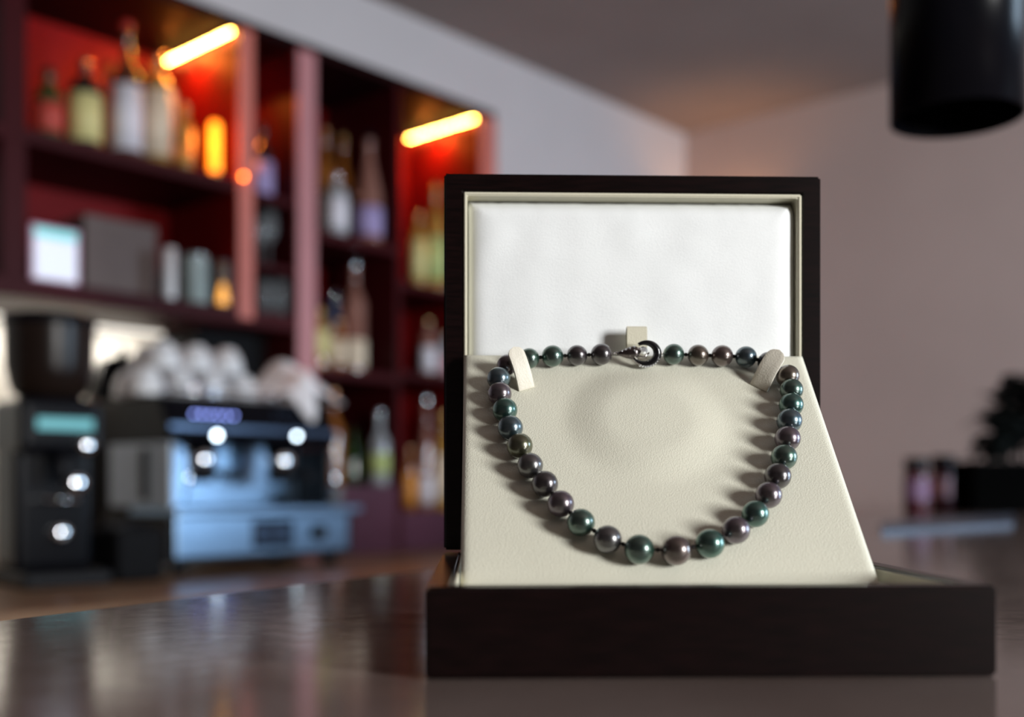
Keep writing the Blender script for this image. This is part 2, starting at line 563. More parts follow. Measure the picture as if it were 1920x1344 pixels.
# wide bay of the left cabinet, top shelf
S1 = .916
bottle(92, 128, S1, 2.88, .036, 'green', 'red', 'black', 'dark green bottle with a red label, leftmost on the top shelf', 'round')
bottle(160, 112, S1, 2.88, .043, 'dark', 'yellow', 'copper', 'dark bottle with a pale yellow label and shiny copper cap on the top shelf', 'stout', (.08, .60))
bottle(238, 42, S1, 2.88, .042, 'brown', 'white', 'red', 'tallest bottle on the top shelf, red-brown with a long white label', 'tall', (.06, .56))
bottle(297, 100, S1, 2.90, .047, 'gold', 'cream', 'copper', 'round-shouldered golden bottle with a large cream label on the top shelf', 'stout', (.10, .66))
bottle(346, 195, S1, 2.83, .026, 'gold', 'orange', 'copper', 'small golden bottle between the cream-labelled bottle and the glowing orange lamp', 'round', (.1, .3))
bottle(202, 118, S1, 3.05, .036, 'amber', None, 'black', 'amber bottle standing back between the yellow-labelled and the white-labelled bottle', 'tall')
bottle(270, 130, S1, 3.07, .036, 'brown', 'red', 'black', 'brown bottle standing back between the tallest and the golden bottle', 'tall')
# narrow bay
bottle(492, 232, .896, 2.90, .034, 'dark', 'lavender', 'black', 'dark bottle with a lavender label in the narrow shelf bay', 'round', (.05, .5))
# right cabinet, upper shelf
S2 = .821
bottle(610, 236, S2, 2.96, .034, 'amber', 'cream', 'copper', 'amber bottle with copper cap, leftmost on the upper shelf of the right cabinet', 'tall', (.06, .4))
bottle(643, 250, S2, 2.98, .031, 'amber', None, 'gold', 'amber bottle standing back on the upper shelf, second from the left', 'tall')
bottle(632, 325, S2, 2.85, .036, 'clear', 'white', 'silver', 'short pale bottle with a white label in front of the two amber bottles', 'stout', (.1, .6))
bottle(692, 250, S2, 2.85, .045, 'rose', 'lavender', 'black', 'sloping rose bottle with a lavender label on the upper shelf of the right cabinet', 'sloped', (.06, .32))
# right cabinet, half shelf
S3 = .707
bottle(785, 398, S3, 2.86, .028, 'gold', 'yellow', 'gold', 'golden bottle with a yellow label to the left of the taller green-labelled one', 'stout', (.1, .62))
bottle(817, 345, S3, 2.88, .034, 'gold', 'green', 'gold', 'taller golden bottle with a green label, right beside the top of the box lid', 'round', (.1, .5))
# right cabinet, lower shelf
S4 = .381
bottle(600, 578, S4, 2.86, .030, 'gold', 'yellow', 'gold', 'small golden bottle with a yellow label, leftmost on the lower shelf', 'stout', (.2, .62))
bottle(628, 545, S4, 3.0, .036, 'blue', 'white', 'silver', 'pale blue bottle with a white label on the lower shelf', 'round', (.3, .55))
bottle(634, 600, S4, 2.835, .022, 'amber', 'cream', 'gold', 'small amber bottle in front of the pale blue bottle on the lower shelf', 'stout', (.1, .6))
bottle(665, 488, S4, 2.92, .040, 'rose', 'cream', 'silver', 'tallest bottle on the lower shelf, rose-brown with silver cap', 'round', (.06, .30))
bottle(803, 598, .396, 2.86, .028, 'rose', 'white', 'gold', 'slim rose bottle with a white label beside the pink-labelled bottle', 'stout', (.06, .5))
bottle(836, 622, .396, 2.88, .030, 'clear', 'pink', 'gold', 'pale bottle with a pink label half hidden by the box lid', 'stout', (.06, .5))
# right cabinet, on the base box
S5 = .001
bottle(625, 728, S5, 2.92, .036, 'amber', None, 'copper', 'amber bottle behind the right end of the coffee machine', 'tall')
bottle(712, 768, S5, 2.836, .033, 'clear', 'green', 'silver', 'pale bottle with a green label standing alone on the plum base box', 'tall', (.15, .42))
bottle(662, 800, S5, 2.96, .036, 'green', None, 'black', 'dark green bottle standing back beside the pale green-labelled bottle', 'round')
bottle(768, 838, -.089, 2.90, .024, 'amber', 'orange', 'copper', 'short amber bottle with an orange label at the foot of the right cabinet', 'stout', (.1, .6))
bottle(799, 742, -.089, 2.87, .027, 'rose', 'white', 'silver', 'tall rose bottle with a white label at the foot of the right cabinet', 'tall', (.06, .3))
bottle(832, 770, -.089, 2.86, .034, 'gold', 'cream', 'gold', 'golden cream-labelled bottle at the cabinet foot, partly covered by the box lid', 'round', (.1, .55))


def tumbler(px, ytop, zb, y, rad, text, stem=False):
    x = wx(px, y); base = Z(zb); H = wz(px, ytop, y) - base
    bm = NB()
    if stem:
        prof = [(rad * .8, 0), (rad * .8, .003), (.004, .008), (.004, H * .42), (rad * .6, H * .5), (rad, H * .68), (rad * .85, H),
                (rad * .80, H), (rad * .94, H * .68), (rad * .55, H * .53), (.002, H * .47)]
    else:
        prof = [(rad * .85, 0), (rad, H), (rad * .93, H), (rad * .8, .01), (.003, .009)]
    add_lathe(bm, prof, 22)
    o = finish('wine_glass' if stem else 'drinking_glass', bm, M['glass_clear'])
    o.location = (x, y, base)
    return tag(o, text, 'glass', 'glasses in the narrow shelf bay')


tumbler(503, 398, .681, 2.88, .030, 'clear stemmed glass on the middle shelf of the narrow bay, right one', True)
tumbler(484, 410, .681, 2.86, .028, 'clear stemmed glass on the middle shelf of the narrow bay, left one', True)
tumbler(495, 528, .531, 2.84, .028, 'clear tumbler at the bottom of the narrow bay, left one')
tumbler(524, 528, .531, 2.86, .028, 'clear tumbler at the bottom of the narrow bay, right one')

# glowing orange lamp on the top shelf
y = 2.83; x = wx(403, y); b0 = Z(S1)
lamp = empty('table_lamp', (x, y, b0), 0, 'small glowing orange cylinder lamp on the top shelf beside the cabinet divider', 'lamp')
bm = NB(); add_lathe(bm, [(.022, 0), (.022, .010), (.016, .014)], 24); finish('lamp_base', bm, M['brass'], lamp)
bm = NB(); add_lathe(bm, [(.015, .012), (.0165, .02), (.0165, .150), (.012, .160), (.005, .163)], 24); finish('lamp_glass', bm, M['amber_lamp'], lamp)
pl = bpy.data.lights.new('lamp_glow', 'POINT'); pl.energy = .8; pl.color = (1, .28, .04); pl.shadow_soft_size = .03
po = bpy.data.objects.new('lamp_glow', pl); col.objects.link(po); po.location = (x - .05, y - .03, b0 + .10)

# things on the bottom of the wide bay
SB = .531
y = 2.84
xl, xr = wx(56, y), wx(148, y)
t = empty('tablet', ((xl + xr) / 2, y, Z(SB)), 0, 'small lit screen in a pink frame at the left end of the lower shelf', 'screen')
w = (xr - xl) / 2; h = wz(100, 425, y) - Z(SB)
bm = NB(); add_box(bm, (-w, -.006, 0), (w, .006, h), .004); finish('frame', bm, M['pink_frame'], t)
bm = NB(); add_box(bm, (-w + .010, -.0075, .012), (w - .010, -.0058, h - .035)); finish('screen', bm, M['screen'], t)
bm = NB(); add_box(bm, (-w + .010, -.0075, h - .033), (w - .010, -.0058, h - .010)); finish('screen_header', bm, M['screen_band'], t)
bm = NB(); add_box(bm, (-.02, .004, 0), (.02, .05, .008), .002); finish('stand', bm, M['pink_frame'], t)
y = 2.93
xl, xr = wx(152, y), wx(286, y)
t = empty('storage_box', ((xl + xr) / 2, y + .07, Z(SB)), 0, 'taupe box with a lid on the lower shelf between the screen and the cups', 'box')
w = (xr - xl) / 2; h = wz(220, 415, y) - Z(SB)
bm = NB(); add_box(bm, (-w, -.09, 0), (w, .09, h - .03), .003); finish('box_body', bm, M['cardboard'], t)
bm = NB(); add_box(bm, (-w - .003, -.093, h - .035), (w + .003, .093, h), .006); finish('box_lid', bm, M['cardboard'], t)
y = 2.83; x = wx(318, y)
h = wz(318, 466, y) - Z(SB)
bm = NB(); add_lathe(bm, [(.016, 0), (.0175, .004), (.0185, h), (.016, h), (.015, .008), (.002, .007)], 24)
o = finish('white_cup', bm, M['porcelain']); o.location = (x, y, Z(SB))
tag(o, 'slim white cup standing between the taupe box and the ribbed jar', 'cup')
y = 2.87; x = wx(366, y); h = wz(366, 478, y) - Z(SB)
ribbed = principled('ribbed_grey_glass', (.36, .42, .40), .15, coat=.5, var=.1)
t = empty('ribbed_jar', (x, y, Z(SB)), 0, 'grey ribbed jar on the lower shelf beside the slim white cup', 'jar')
bm = NB(); prof = [(.036, 0)]
for i in range(9):
    prof += [(.040, .004 + i * (h - .012) / 9), (.0375, .004 + (i + .8) * (h - .012) / 9)]
prof.append((.038, h - .008)); add_lathe(bm, prof, 28); finish('jar_body', bm, ribbed, t)
bm = NB(); add_lathe(bm, [(.040, h - .008), (.041, h - .004), (.038, h)], 28); finish('jar_lid', bm, M['chrome'], t)
y = 2.83; x = wx(418, y); h = wz(418, 492, y) - Z(SB)
t = empty('candle_jar', (x, y, Z(SB)), 0, 'glowing amber candle jar at the right end of the lower shelf', 'candle')
bm = NB(); add_lathe(bm, [(.020, 0), (.022, .004), (.022, h), (.020, h), (.020, .008), (.001, .007)], 24); finish('jar_glass', bm, M['glass_clear'], t)
bm = NB(); add_lathe(bm, [(.0005, .008), (.018, .009), (.018, h * .8), (.0005, h * .82)], 20)
finish('candle', bm, principled('glowing_wax', (.9, .5, .15), .5, emit=(1.0, .42, .05), estr=2.8, var=.05), t)

# ------------------------------------------------------------------ espresso machine
MY = 2.43
mx0, mx1 = wx(322, MY), wx(664, MY)
mc = (mx0 + mx1) / 2
mw = (mx1 - mx0) / 2
em = empty('espresso_machine', (mc, MY, CT), 0, 'steel and black two-group espresso machine with cups and a cloth on top', 'coffee machine')
zc = lambda z: z + .227             # height above the counter for a height above the eye


def mp(name, mat, boxes, parent=em, bev=.004):
    bm = NB()
    for a, b in boxes: add_box(bm, a, b, bev)
    return finish(name, bm, mat, parent)


for sx in (-1, 1):
    for sy in (.05, .31):
        bm = NB(); add_lathe(bm, [(.022, 0), (.018, .02), (.018, .034)], 16, (sx * (mw - .05), sy, 0)); finish('foot', bm, M['black_plastic'], em)
mp('lower_body', M['black_plastic'], [((-mw, .012, .03), (mw, .345, .150))])
fp = mp('front_panel', M['steel'], [((-mw + .012, .0, .045), (mw - .02, .012, .150))])
bm = NB(); add_lathe(bm, [(.021, 0), (.021, .016), (.017, .020)], 20, M=Matrix.Translation((mw - .13, 0, .098)) @ Matrix.Rotation(PI / 2, 4, 'X'))
finish('steam_knob', bm, M['black_plastic'], em)
mp('gauge_plate', M['black_gloss'], [((-.055, -.003, .062), (.075, .001, .134))], bev=.002)
for sx in (-.02, .04):
    bm = NB(); add_lathe(bm, [(.030, 0), (.030, .003), (.026, .004)], 24, M=Matrix.Translation((sx, 0, .098)) @ Matrix.Rotation(PI / 2, 4, 'X'))
    finish('pressure_gauge', bm, M['steel_dark'], em)
bm = NB()
add_box(bm, (-mw - .004, -.03, .150), (mw + .004, .20, .172), .005)
finish('drip_tray', bm, M['steel'], em)
mp('backsplash_panel', M['steel'], [((-mw + .01, .20, .172), (mw - .05, .215, .36))])
mp('side_panel', M['panel_light'], [((-mw - .004, .0, .172), (-mw + .008, .30, .335))])
mp('side_panel', M['black_plastic'], [((mw - .05, .06, .172), (mw - .035, .30, .335))])
mp('side_trim', M['black_gloss'], [((-mw - .010, .10, .19), (-mw - .004, .135, .32))])
mp('rear_body', M['black_plastic'], [((-mw + .008, .215, .150), (mw - .05, .345, .36))])
# head: sloped black hood
bm = NB()
pr = [(-.01, .335), (-.02, .375), (.03, .455), (.345, .455), (.345, .335)]
a = [bm.verts.new((-mw + .0, q[0] + .03, q[1])) for q in pr]; b = [bm.verts.new((mw - .05, q[0] + .03, q[1])) for q in pr]
bm.faces.new(a[::-1]); bm.faces.new(b)
for i in range(5): bm.faces.new((a[i], a[(i + 1) % 5], b[(i + 1) % 5], b[i]))
bmesh.ops.bevel(bm, geom=bm.edges[:], offset=.006, segments=3, affect='EDGES')
head = finish('hood', bm, M['black_gloss'], em)
bm = NB(); add_box(bm, (-mw + .0, .005, .368), (mw - .06, .010, .380)); finish('hood_trim', bm, M['steel_dark'], em)
for (pxa, pxb) in ((372, 446), (525, 590)):
    bm = NB()
    xa_, xb_ = wx(pxa, MY) - mc, wx(pxb, MY) - mc
    zz = wz((pxa + pxb) / 2, 777, MY) - CT
    for i in range(6):
        q = xa_ + (xb_ - xa_) * i / 5
        add_box(bm, (q - .003, -.004 + .02, zz - .003), (q + .003, .022, zz + .003))
    finish('indicator_lights', bm, M['blue_light'] if pxa < 500 else M['steel_dark'], em)
for pxg in (392, 541):
    gx = wx(pxg, MY + .05) - mc
    bm = NB()
    add_lathe(bm, [(.036, .272), (.040, .285), (.040, .335)], 24, (gx, .09, 0)); gh = finish('group_head', bm, M['chrome'], em)
    bm = NB()
    add_lathe(bm, [(.030, .235), (.034, .245), (.036, .272)], 24, (gx, .09, 0))
    add_tube(bm, [(gx, .06, .262), (gx, .0, .258), (gx, -.05, .250)], [.008, .012, .013], 12)
    finish('portafilter', bm, M['black_plastic'], em)
    bm = NB(); add_lathe(bm, [(.008, 0), (.008, .004)], 16, M=Matrix.Translation((gx, .016, wz(pxg, 815, MY) - CT)) @ Matrix.Rotation(PI / 2, 4, 'X'))
    finish('glint_disc', bm, M['glint_disc'], em)  # glowing disc added as the bright window glint on each group
for sx in (-mw + .045, mw - .075):
    bm = NB(); add_tube(bm, [(sx, .03, .335), (sx, .0, .31), (sx - .005, -.012, .24), (sx - .01, .0, .19)], .0045, 10); finish('steam_wand', bm, M['chrome'], em)
bm = NB()
for k in range(2):
    zz = .462 + .018 * k
    add_tube(bm, [(-mw + .01, .05, zz), (.040, .05, zz)], .003, 8)
for q in (-mw + .01, -.14, .040): add_tube(bm, [(q, .05, .455), (q, .05, .482)], .003, 8)
finish('cup_rail', bm, M['chrome'], em)

# cups stacked upside down on the machine
CUPS = 'white cups stacked on the coffee machine'
cup_bm = NB()
add_lathe(cup_bm, [(.036, 0), (.037, .003), (.034, .028), (.024, .050), (.018, .053), (.018, .058), (.013, .058), (.012, .054), (.0005, .053)], 24)
cup_me = None
topz = CT + .4555
names = ['front row', 'rear row']
rows = [
    (MY + .118, 0, [-.290, -.195, -.100, -.005]),
    (MY + .222, 0, [-.278, -.183, -.088, .005]),
    (MY + .118, 1, [-.243, -.148, -.053]),
    (MY + .222, 1, [-.230, -.132, -.038]),
]
words = ['leftmost', 'second from the left', 'third from the left', 'rightmost']
handle = None
for yy, lev, xs in rows:
    for i, q in enumerate(xs):
        if cup_me is None:
            bm = cup_bm
            o = finish('coffee_cup', bm, M['porcelain']); cup_me = o
            hb = NB(); add_tube(hb, [(.033, 0, .010), (.046, 0, .012), (.052, 0, .024), (.044, 0, .038), (.028, 0, .040)], .0035, 8)
            handle = finish('cup_handle', hb, M['porcelain'], o)
        else:
            o = cup_me.copy(); col.objects.link(o)
            hcopy = handle.copy(); hcopy.parent = o; col.objects.link(hcopy)
        o.location = (mc + q, yy, topz + lev * .0700)
        o.scale = (1.16, 1.16, 1.2)
        o.rotation_euler = (0, 0, R(52 + 4 * i + 5 * lev))
        wd = words[i] if i < len(xs) - 1 else 'rightmost'
        tag(o, 'upturned white cup, %s in the %s, %s layer' % (wd, 'front row' if yy < MY + .15 else 'rear row', 'bottom' if lev == 0 else 'upper'), 'cup', CUPS)

# crumpled white cloth
random.seed(11)
from mathutils import noise
bm = NB()
NX, NY = 60, 40
grid = []
for j in range(NY + 1):
    row = []
    for i in range(NX + 1):
        u = i / NX; v = j / NY
        w_ = max(0, 1 - abs(u - .30) / .26)
        w_ = w_ * w_ * (3 - 2 * w_)
        yf = .075 - .075 * w_
        X_ = .070 + u * .245 + .012 * math.sin(v * 7)
        Y_ = yf + v * (.29 - yf) + .010 * math.sin(u * 9)
        hb = .459 if Y_ > .062 else .459 - (.062 - Y_) * 1.65
        hill = math.sin(PI * u) ** .55 * math.sin(PI * min(1, (.04 + .96 * v))) ** .55
        n1 = noise.noise(Vector((u * 2.6, v * 2.2, 1.3)))
        rdg = 1 - abs(noise.noise(Vector((u * 4.5 + v * 2, v * 3.5 - u, 5.3)))) * 2.2
        h = hb + .004 + hill * (1 * .082 + .055 * n1 + .026 * rdg)
        row.append(bm.verts.new((X_, Y_, h)))
    grid.append(row)
for j in range(NY):
    for i in range(NX):
        f = bm.faces.new((grid[j][i], grid[j][i + 1], grid[j + 1][i + 1], grid[j + 1][i])); f.smooth = True
cl = finish('folded_cloth', bm, M['linen'])
cl.location = (mc, MY, CT)
md = cl.modifiers.new('solid', 'SOLIDIFY'); md.thickness = .003; md.offset = 1
tag(cl, 'crumpled white cloth heaped on the right half of the coffee machine', 'cloth')

# amber glass put on the drip tray for an orange lamp reflection
gx, gy = mw - .055, -.0
bm = NB(); add_lathe(bm, [(.020, 0), (.024, .055), (.022, .055), (.018, .006), (.001, .006)], 20)
o = finish('glint_glass', bm, M['glass_clear']); o.location = (mc + gx, MY + .02, CT + .1725)
tag(o, 'small amber glass added as an orange lamp reflection, right end of the machine tray', 'glass')
bm = NB(); add_lathe(bm, [(.0175, .007), (.0205, .042), (.001, .043)], 20)
q = finish('amber_reflection', bm, principled('amber_reflection', (.95, .50, .12), .15, emit=(1, .45, .12), estr=0.0, var=.02), o)

# ------------------------------------------------------------------ coffee grinder (left)
GY = 2.36
gx0, gx1 = wx(28, GY + .1), wx(184, GY + .1)
gc = (gx0 + gx1) / 2; gw = (gx1 - gx0) / 2
gr = empty('coffee_grinder', (gc, GY + .14, CT), R(-8), 'tall black coffee grinder with a smoked bean hopper at the left edge', 'coffee grinder')
bm = NB(); add_box(bm, (-gw, -.14, 0), (gw, .14, .035), .01, 3); finish('base', bm, M['black_plastic'], gr)
bm = NB(); add_box(bm, (-gw * .9, -.04, .03), (gw * .9, .13, .36), .02, 4); finish('motor_column', bm, M['black_gloss'], gr)
bm = NB(); add_box(bm, (-gw * .95, -.10, .30), (gw * .95, .13, .425), .02, 4); finish('grinder_head', bm, M['black_gloss'], gr)
bm = NB(); add_box(bm, (-gw * .60, -.1035, .352), (gw * .66, -.099, .378), .001); finish('display_strip', bm, M['teal_display'], gr)
bm = NB(); add_lathe(bm, [(.065, .425), (.085, .445), (.098, .50), (.100, .595)], 28, cap1=False); 
add_lathe(bm, [(.097, .595), (.094, .50), (.08, .449), (.02, .43)], 28, cap0=False)
finish('hopper', bm, M['hopper'], gr)
bm = NB(); add_lathe(bm, [(.062, .446), (.080, .49), (.083, .53), (.04, .545), (.001, .548)], 28); finish('coffee_beans', bm, M['beans'], gr)
bm = NB(); add_lathe(bm, [(.102, .594), (.103, .612), (.098, .619), (.001, .622)], 28); finish('hopper_lid', bm, M['black_gloss'], gr)
for k, (dx, zz, rr, mt) in enumerate(((.048, .318, .018, 'chrome'), (.044, .232, .022, 'chrome'), (.010, .118, .020, 'chrome'))):
    bm = NB()
    yy = -.104 if k == 0 else -.05
    Mx = Matrix.Translation((dx, yy, zz)) @ Matrix.Rotation(PI / 2, 4, 'X')
    add_lathe(bm, [(rr * .6, -.02), (rr, -.006), (rr, .006), (rr * .85, .010), (rr * .4, .0125), (.0005, .0130)], 28, M=Mx)
    finish('chrome_knob', bm, M[mt], gr)
bm = NB(); add_tube(bm, [(0, -.09, .30), (0, -.095, .26), (0, -.10, .235)], [.022, .018, .013], 16); finish('spout', bm, M['black_plastic'], gr)
bm = NB(); add_tube(bm, [(-.03, -.03, .20), (-.03, -.10, .195), (.03, -.10, .195), (.03, -.03, .20)], .004, 8); finish('portafilter_fork', bm, M['chrome'], gr)

# water boiler behind the left end of the machine
bx, by = wx(230, 2.93), 2.93
bo = empty('water_boiler', (bx, by, CT), 0, 'rounded black water boiler standing behind the left end of the coffee machine', 'boiler')
bm = NB(); add_lathe(bm, [(.09, 0), (.096, .01), (.098, .48), (.092, .53), (.065, .58), (.02, .60), (.001, .602)], 32); finish('boiler_body', bm, M['black_gloss'], bo)
bm = NB(); add_lathe(bm, [(.008, .60), (.012, .61), (.010, .622), (.001, .624)], 16); finish('lid_knob', bm, M['black_plastic'], bo)

# black knock box between grinder and machine
kx = wx(250, 2.42)
kb = empty('knock_box', (kx, 2.46, CT), 0, 'low black box on the counter between the grinder and the coffee machine', 'box')
bm = NB(); add_box(bm, (-.060, -.08, 0), (.060, .06, .125), .012, 3); finish('box_body', bm, M['black_matte'], kb)
bm = NB(); add_tube(bm, [(-.060, 0, .13), (.060, 0, .13)], .008, 12); finish('knock_bar', bm, M['black_plastic'], kb)

# ------------------------------------------------------------------ things at the far right of the bar
def jar(px, Y, wpx, ytop, text, lidmat, bodymat):
    X_ = (px - 960) / F * Y
    p = W(X_, Y, BAR)
    h = (CAMZ + (HY - ytop) / F * Y) - BAR
    r = wpx / 2 / F * Y
    t = empty('storage_jar', p, 0, text, 'jar', 'jars at the far end of the bar')
    bm = NB(); add_lathe(bm, [(r * .9, 0), (r, .006), (r, h * .66), (r * .86, h * .76)], 24); finish('jar_body', bm, bodymat, t)
    bm = NB(); add_lathe(bm, [(r * 1.01, h * .24), (r * 1.012, h * .60)], 24, cap0=False, cap1=False); finish('jar_label', bm, LB['pink'] if px > 1740 else M['plum_label'], t)
    bm = NB(); add_lathe(bm, [(r * .93, h * .76), (r * .95, h * .78), (r * .95, h * .97), (r * .85, h)], 24); finish('jar_lid', bm, lidmat, t)


jb = principled('dark_red_jar', (.07, .012, .02), .25, coat=.4, var=.1)
jar(1718, 2.74, 46, 858, 'squat dark red jar with a plum label, left of the pink-labelled jar', M['black_plastic'], jb)
jar(1768, 2.98, 48, 854, 'squat dark red jar with a pink label beside the black planter', M['black_plastic'], jb)

# black planter with dark leaves
Y = 2.75
pc = W((1882 - 960) / F * Y, Y, BAR)
pl_ = empty('potted_plant', pc, -math.atan2(UY, UX), 'dark leafy plant in a black planter at the right edge of the bar', 'plant')
bm = NB(); add_box(bm, (-.105, -.07, 0), (.13, .07, .125), .006, 2); finish('planter', bm, M['matte_soot'], pl_)
bm = NB(); add_box(bm, (-.098, -.063, .124), (.123, .063, .129)); finish('soil', bm, M['soil'], pl_)
random.seed(5)
bm = NB()


def leaf(bm, base, direction, length, width, curl):
    d = Vector(direction).normalized()
    side = d.cross(Vector((0, 0, 1)))
    if side.length < .1: side = Vector((1, 0, 0))
    side.normalize()
    up = side.cross(d).normalized()
    prev = None
    n = 7
    for i in range(n + 1):
        t = i / n
        c = Vector(base) + d * length * t + Vector((0, 0, -curl * t * t * length)) 
        w_ = width * math.sin(PI * min(1, .08 + t * .92)) ** .8
        cur = [bm.verts.new(c - side * w_ + up * .12 * w_), bm.verts.new(c), bm.verts.new(c + side * w_ + up * .12 * w_)]
        if prev:
            for k in range(2):
                f = bm.faces.new((prev[k], prev[k + 1], cur[k + 1], cur[k])); f.smooth = True
        prev = cur


stems = NB()
for k in range(20):
    bx_ = random.uniform(-.05, .11); by_ = random.uniform(-.04, .04)
    hgt = random.uniform(.75, 1.0) * (.05 if bx_ < -.025 else (.13 if bx_ < .0 else .21))
    tx = bx_ + random.uniform(-.015, .02); ty = by_ + random.uniform(-.02, .02)
    add_tube(stems, [(bx_, by_, .125), ((bx_ + tx) / 2, (by_ + ty) / 2, .125 + hgt / 2), (tx, ty, .125 + hgt)], .003, 8)
    for m_ in range(13):
        f_ = .15 + .85 * m_ / 12
        a_ = random.uniform(0, 2 * PI)
        leaf(bm, (bx_ + (tx - bx_) * f_, by_ + (ty - by_) * f_, .125 + hgt * f_), (math.cos(a_), math.sin(a_), random.uniform(.1, .9)),
             random.uniform(.05, .085), random.uniform(.018, .030), random.uniform(.1, .6))
lf = finish('leaves', bm, M['leaf'], pl_)
md = lf.modifiers.new('solid', 'SOLIDIFY'); md.thickness = .0012
finish('stems', stems, M['leaf'], pl_)

# slate blue slab put on the bar for its bluish reflection
bm = NB()
pts = [(1652, 985), (1652, 1003), (1900, 988), (1900, 969)]
cs = []
for px, py in pts:
    d = F * (CAMZ - BAR) / (py - HY)
    p = W((px - 960) / F * d, d)
    cs.append(p)
lo = [bm.verts.new((p.x, p.y, BAR + .0002)) for p in cs]; hi = [bm.verts.new((p.x, p.y, BAR + .006)) for p in cs]
bm.faces.new(lo[::-1]); bm.faces.new(hi)
for i in range(4): bm.faces.new((lo[i], lo[(i + 1) % 4], hi[(i + 1) % 4], hi[i]))
bmesh.ops.recalc_face_normals(bm, faces=bm.faces[:])
bmesh.ops.bevel(bm, geom=bm.edges[:], offset=.0015, segments=2, affect='EDGES')
tag(finish('blue_reflection', bm, M['mat']), 'flat slate blue slab laid as a bluish reflection on the bar, right of the jewellery box', 'mat')

# ------------------------------------------------------------------ pendant lamp
Y = 1.2
pp = W(.486, Y, 0)
zr = CAMZ + (HY - 223) / F * Y
pn = empty('pendant_lamp', (pp.x, pp.y, zr), 0, 'black cylindrical pendant lamp hanging in the upper right corner', 'lamp')
bm = NB()
rr = .0700
add_lathe(bm, [(rr - .003, .0), (rr, .0), (rr, .24), (rr - .012, .262), (.016, .270)], 48, cap0=False, cap1=False)
add_lathe(bm, [(rr - .003, .0), (rr - .003, .235), (rr - .014, .257), (.014, .265)], 48, cap0=False, cap1=False)
finish('lamp_shade', bm, M['black_gloss'], pn)
bm = NB(); add_lathe(bm, [(.020, .20), (.022, .262), (.014, .30), (.004, .32)], 20); finish('lamp_socket', bm, M['brass'], pn)
bm = NB(); add_lathe(bm, [(.001, .098), (.018, .105), (.028, .13), (.026, .155), (.014, .185), (.013, .20)], 20); finish('light_bulb', bm, M['glass_clear'], pn)
bm = NB(); add_tube(bm, [(0, 0, .31), (0, 0, CEIL - zr - .02)], .003, 8); finish('cord', bm, M['black_plastic'], pn)
bm = NB(); add_lathe(bm, [(.05, CEIL - zr - .025), (.05, CEIL - zr - .0005)], 24); finish('ceiling_rose', bm, M['black_gloss'], pn)

# ------------------------------------------------------------------ jewellery box
BW, BD, BH = .2035, .205, .0327
loc = W(-.0305, .385, BAR)
ang = -math.atan2(UY, UX) + R(1.72)
bxo = empty('jewellery_box', loc, ang, 'open dark lacquered jewellery box lined in cream with a white satin lid', 'jewellery box')
BM = Matrix.Translation(loc) @ Matrix.Rotation(ang, 4, 'Z')
BMi = BM.inverted()
CAMP = BMi @ Vector((0, 0, CAMZ))


def pray(px, py):
    w = W((px - 960) / F, 1.0, (HY - py) / F)
    return (BMi.to_3x3() @ w)


wt = .0092


def ring_mesh(outer, inner, z0, z1, bev, depth_axis='z'):
    """rectangular ring: outer/inner = (x0,y0,x1,y1); extruded z0..z1"""
    bm = NB()
    def rect(r, z): return [bm.verts.new(p + (z,)) for p in ((r[0], r[1]), (r[2], r[1]), (r[2], r[3]), (r[0], r[3]))]
    o0, o1, i0, i1 = rect(outer, z0), rect(outer, z1), rect(inner, z0), rect(inner, z1)
    for k in range(4):
        j = (k + 1) % 4
        bm.faces.new((o0[k], o0[j], o1[j], o1[k]))
        bm.faces.new((i0[k], i1[k], i1[j], i0[j]))
        bm.faces.new((o1[k], o1[j], i1[j], i1[k]))
        bm.faces.new((o0[k], i0[k], i0[j], o0[j]))
    bmesh.ops.recalc_face_normals(bm, faces=bm.faces[:])
    if bev:
        es = [e_ for e_ in bm.edges if e_.calc_face_angle(0) > .5]
        bmesh.ops.bevel(bm, geom=es, offset=bev, segments=3, affect='EDGES')
    return bm


bm = ring_mesh((0, 0, BW, BD), (wt, wt, BW - wt, BD - wt), 0.0002, BH, .0011)
base = finish('base_frame', bm, M['lacquer'], bxo)
bm = NB(); add_box(bm, (.003, .003, 0), (BW - .003, BD - .003, .004)); finish('base_bottom', bm, M['black_matte'], bxo)
# leather lining standing just proud inside the frame
bm = ring_mesh((wt, wt, BW - wt, BD - wt - .0), (wt + .0014, wt + .0014, BW - wt - .0014, BD - wt - .0014), .005, BH - .0012, .0004)
finish('base_lining', bm, M['leather_lip'], bxo)
bm = NB(); add_box(bm, (wt + .0014, wt + .0014, .020), (BW - wt - .0014, .095, .0268), .002, 3); finish('base_pad', bm, M['leather'], bxo)
for hx in (.04, .16):
    bm = NB(); add_tube(bm, [(hx - .009, .2055, .0335), (hx + .009, .2055, .0335)], .0016, 10); finish('hinge', bm, M['brass'], bxo)

# lid, standing upright
LY0, LY1 = .1885, .2055
LZ0, LZ1 = .0345, .2312
LX0, LX1 = .0006, .1992
fr = .0103


def to_lid(bm, y0):
    # ring built in (x,y)->(x,z), extrusion -> y
    for v in bm.verts:
        x, yy, zz = v.co
        v.co = Vector((x, y0 - zz, yy))


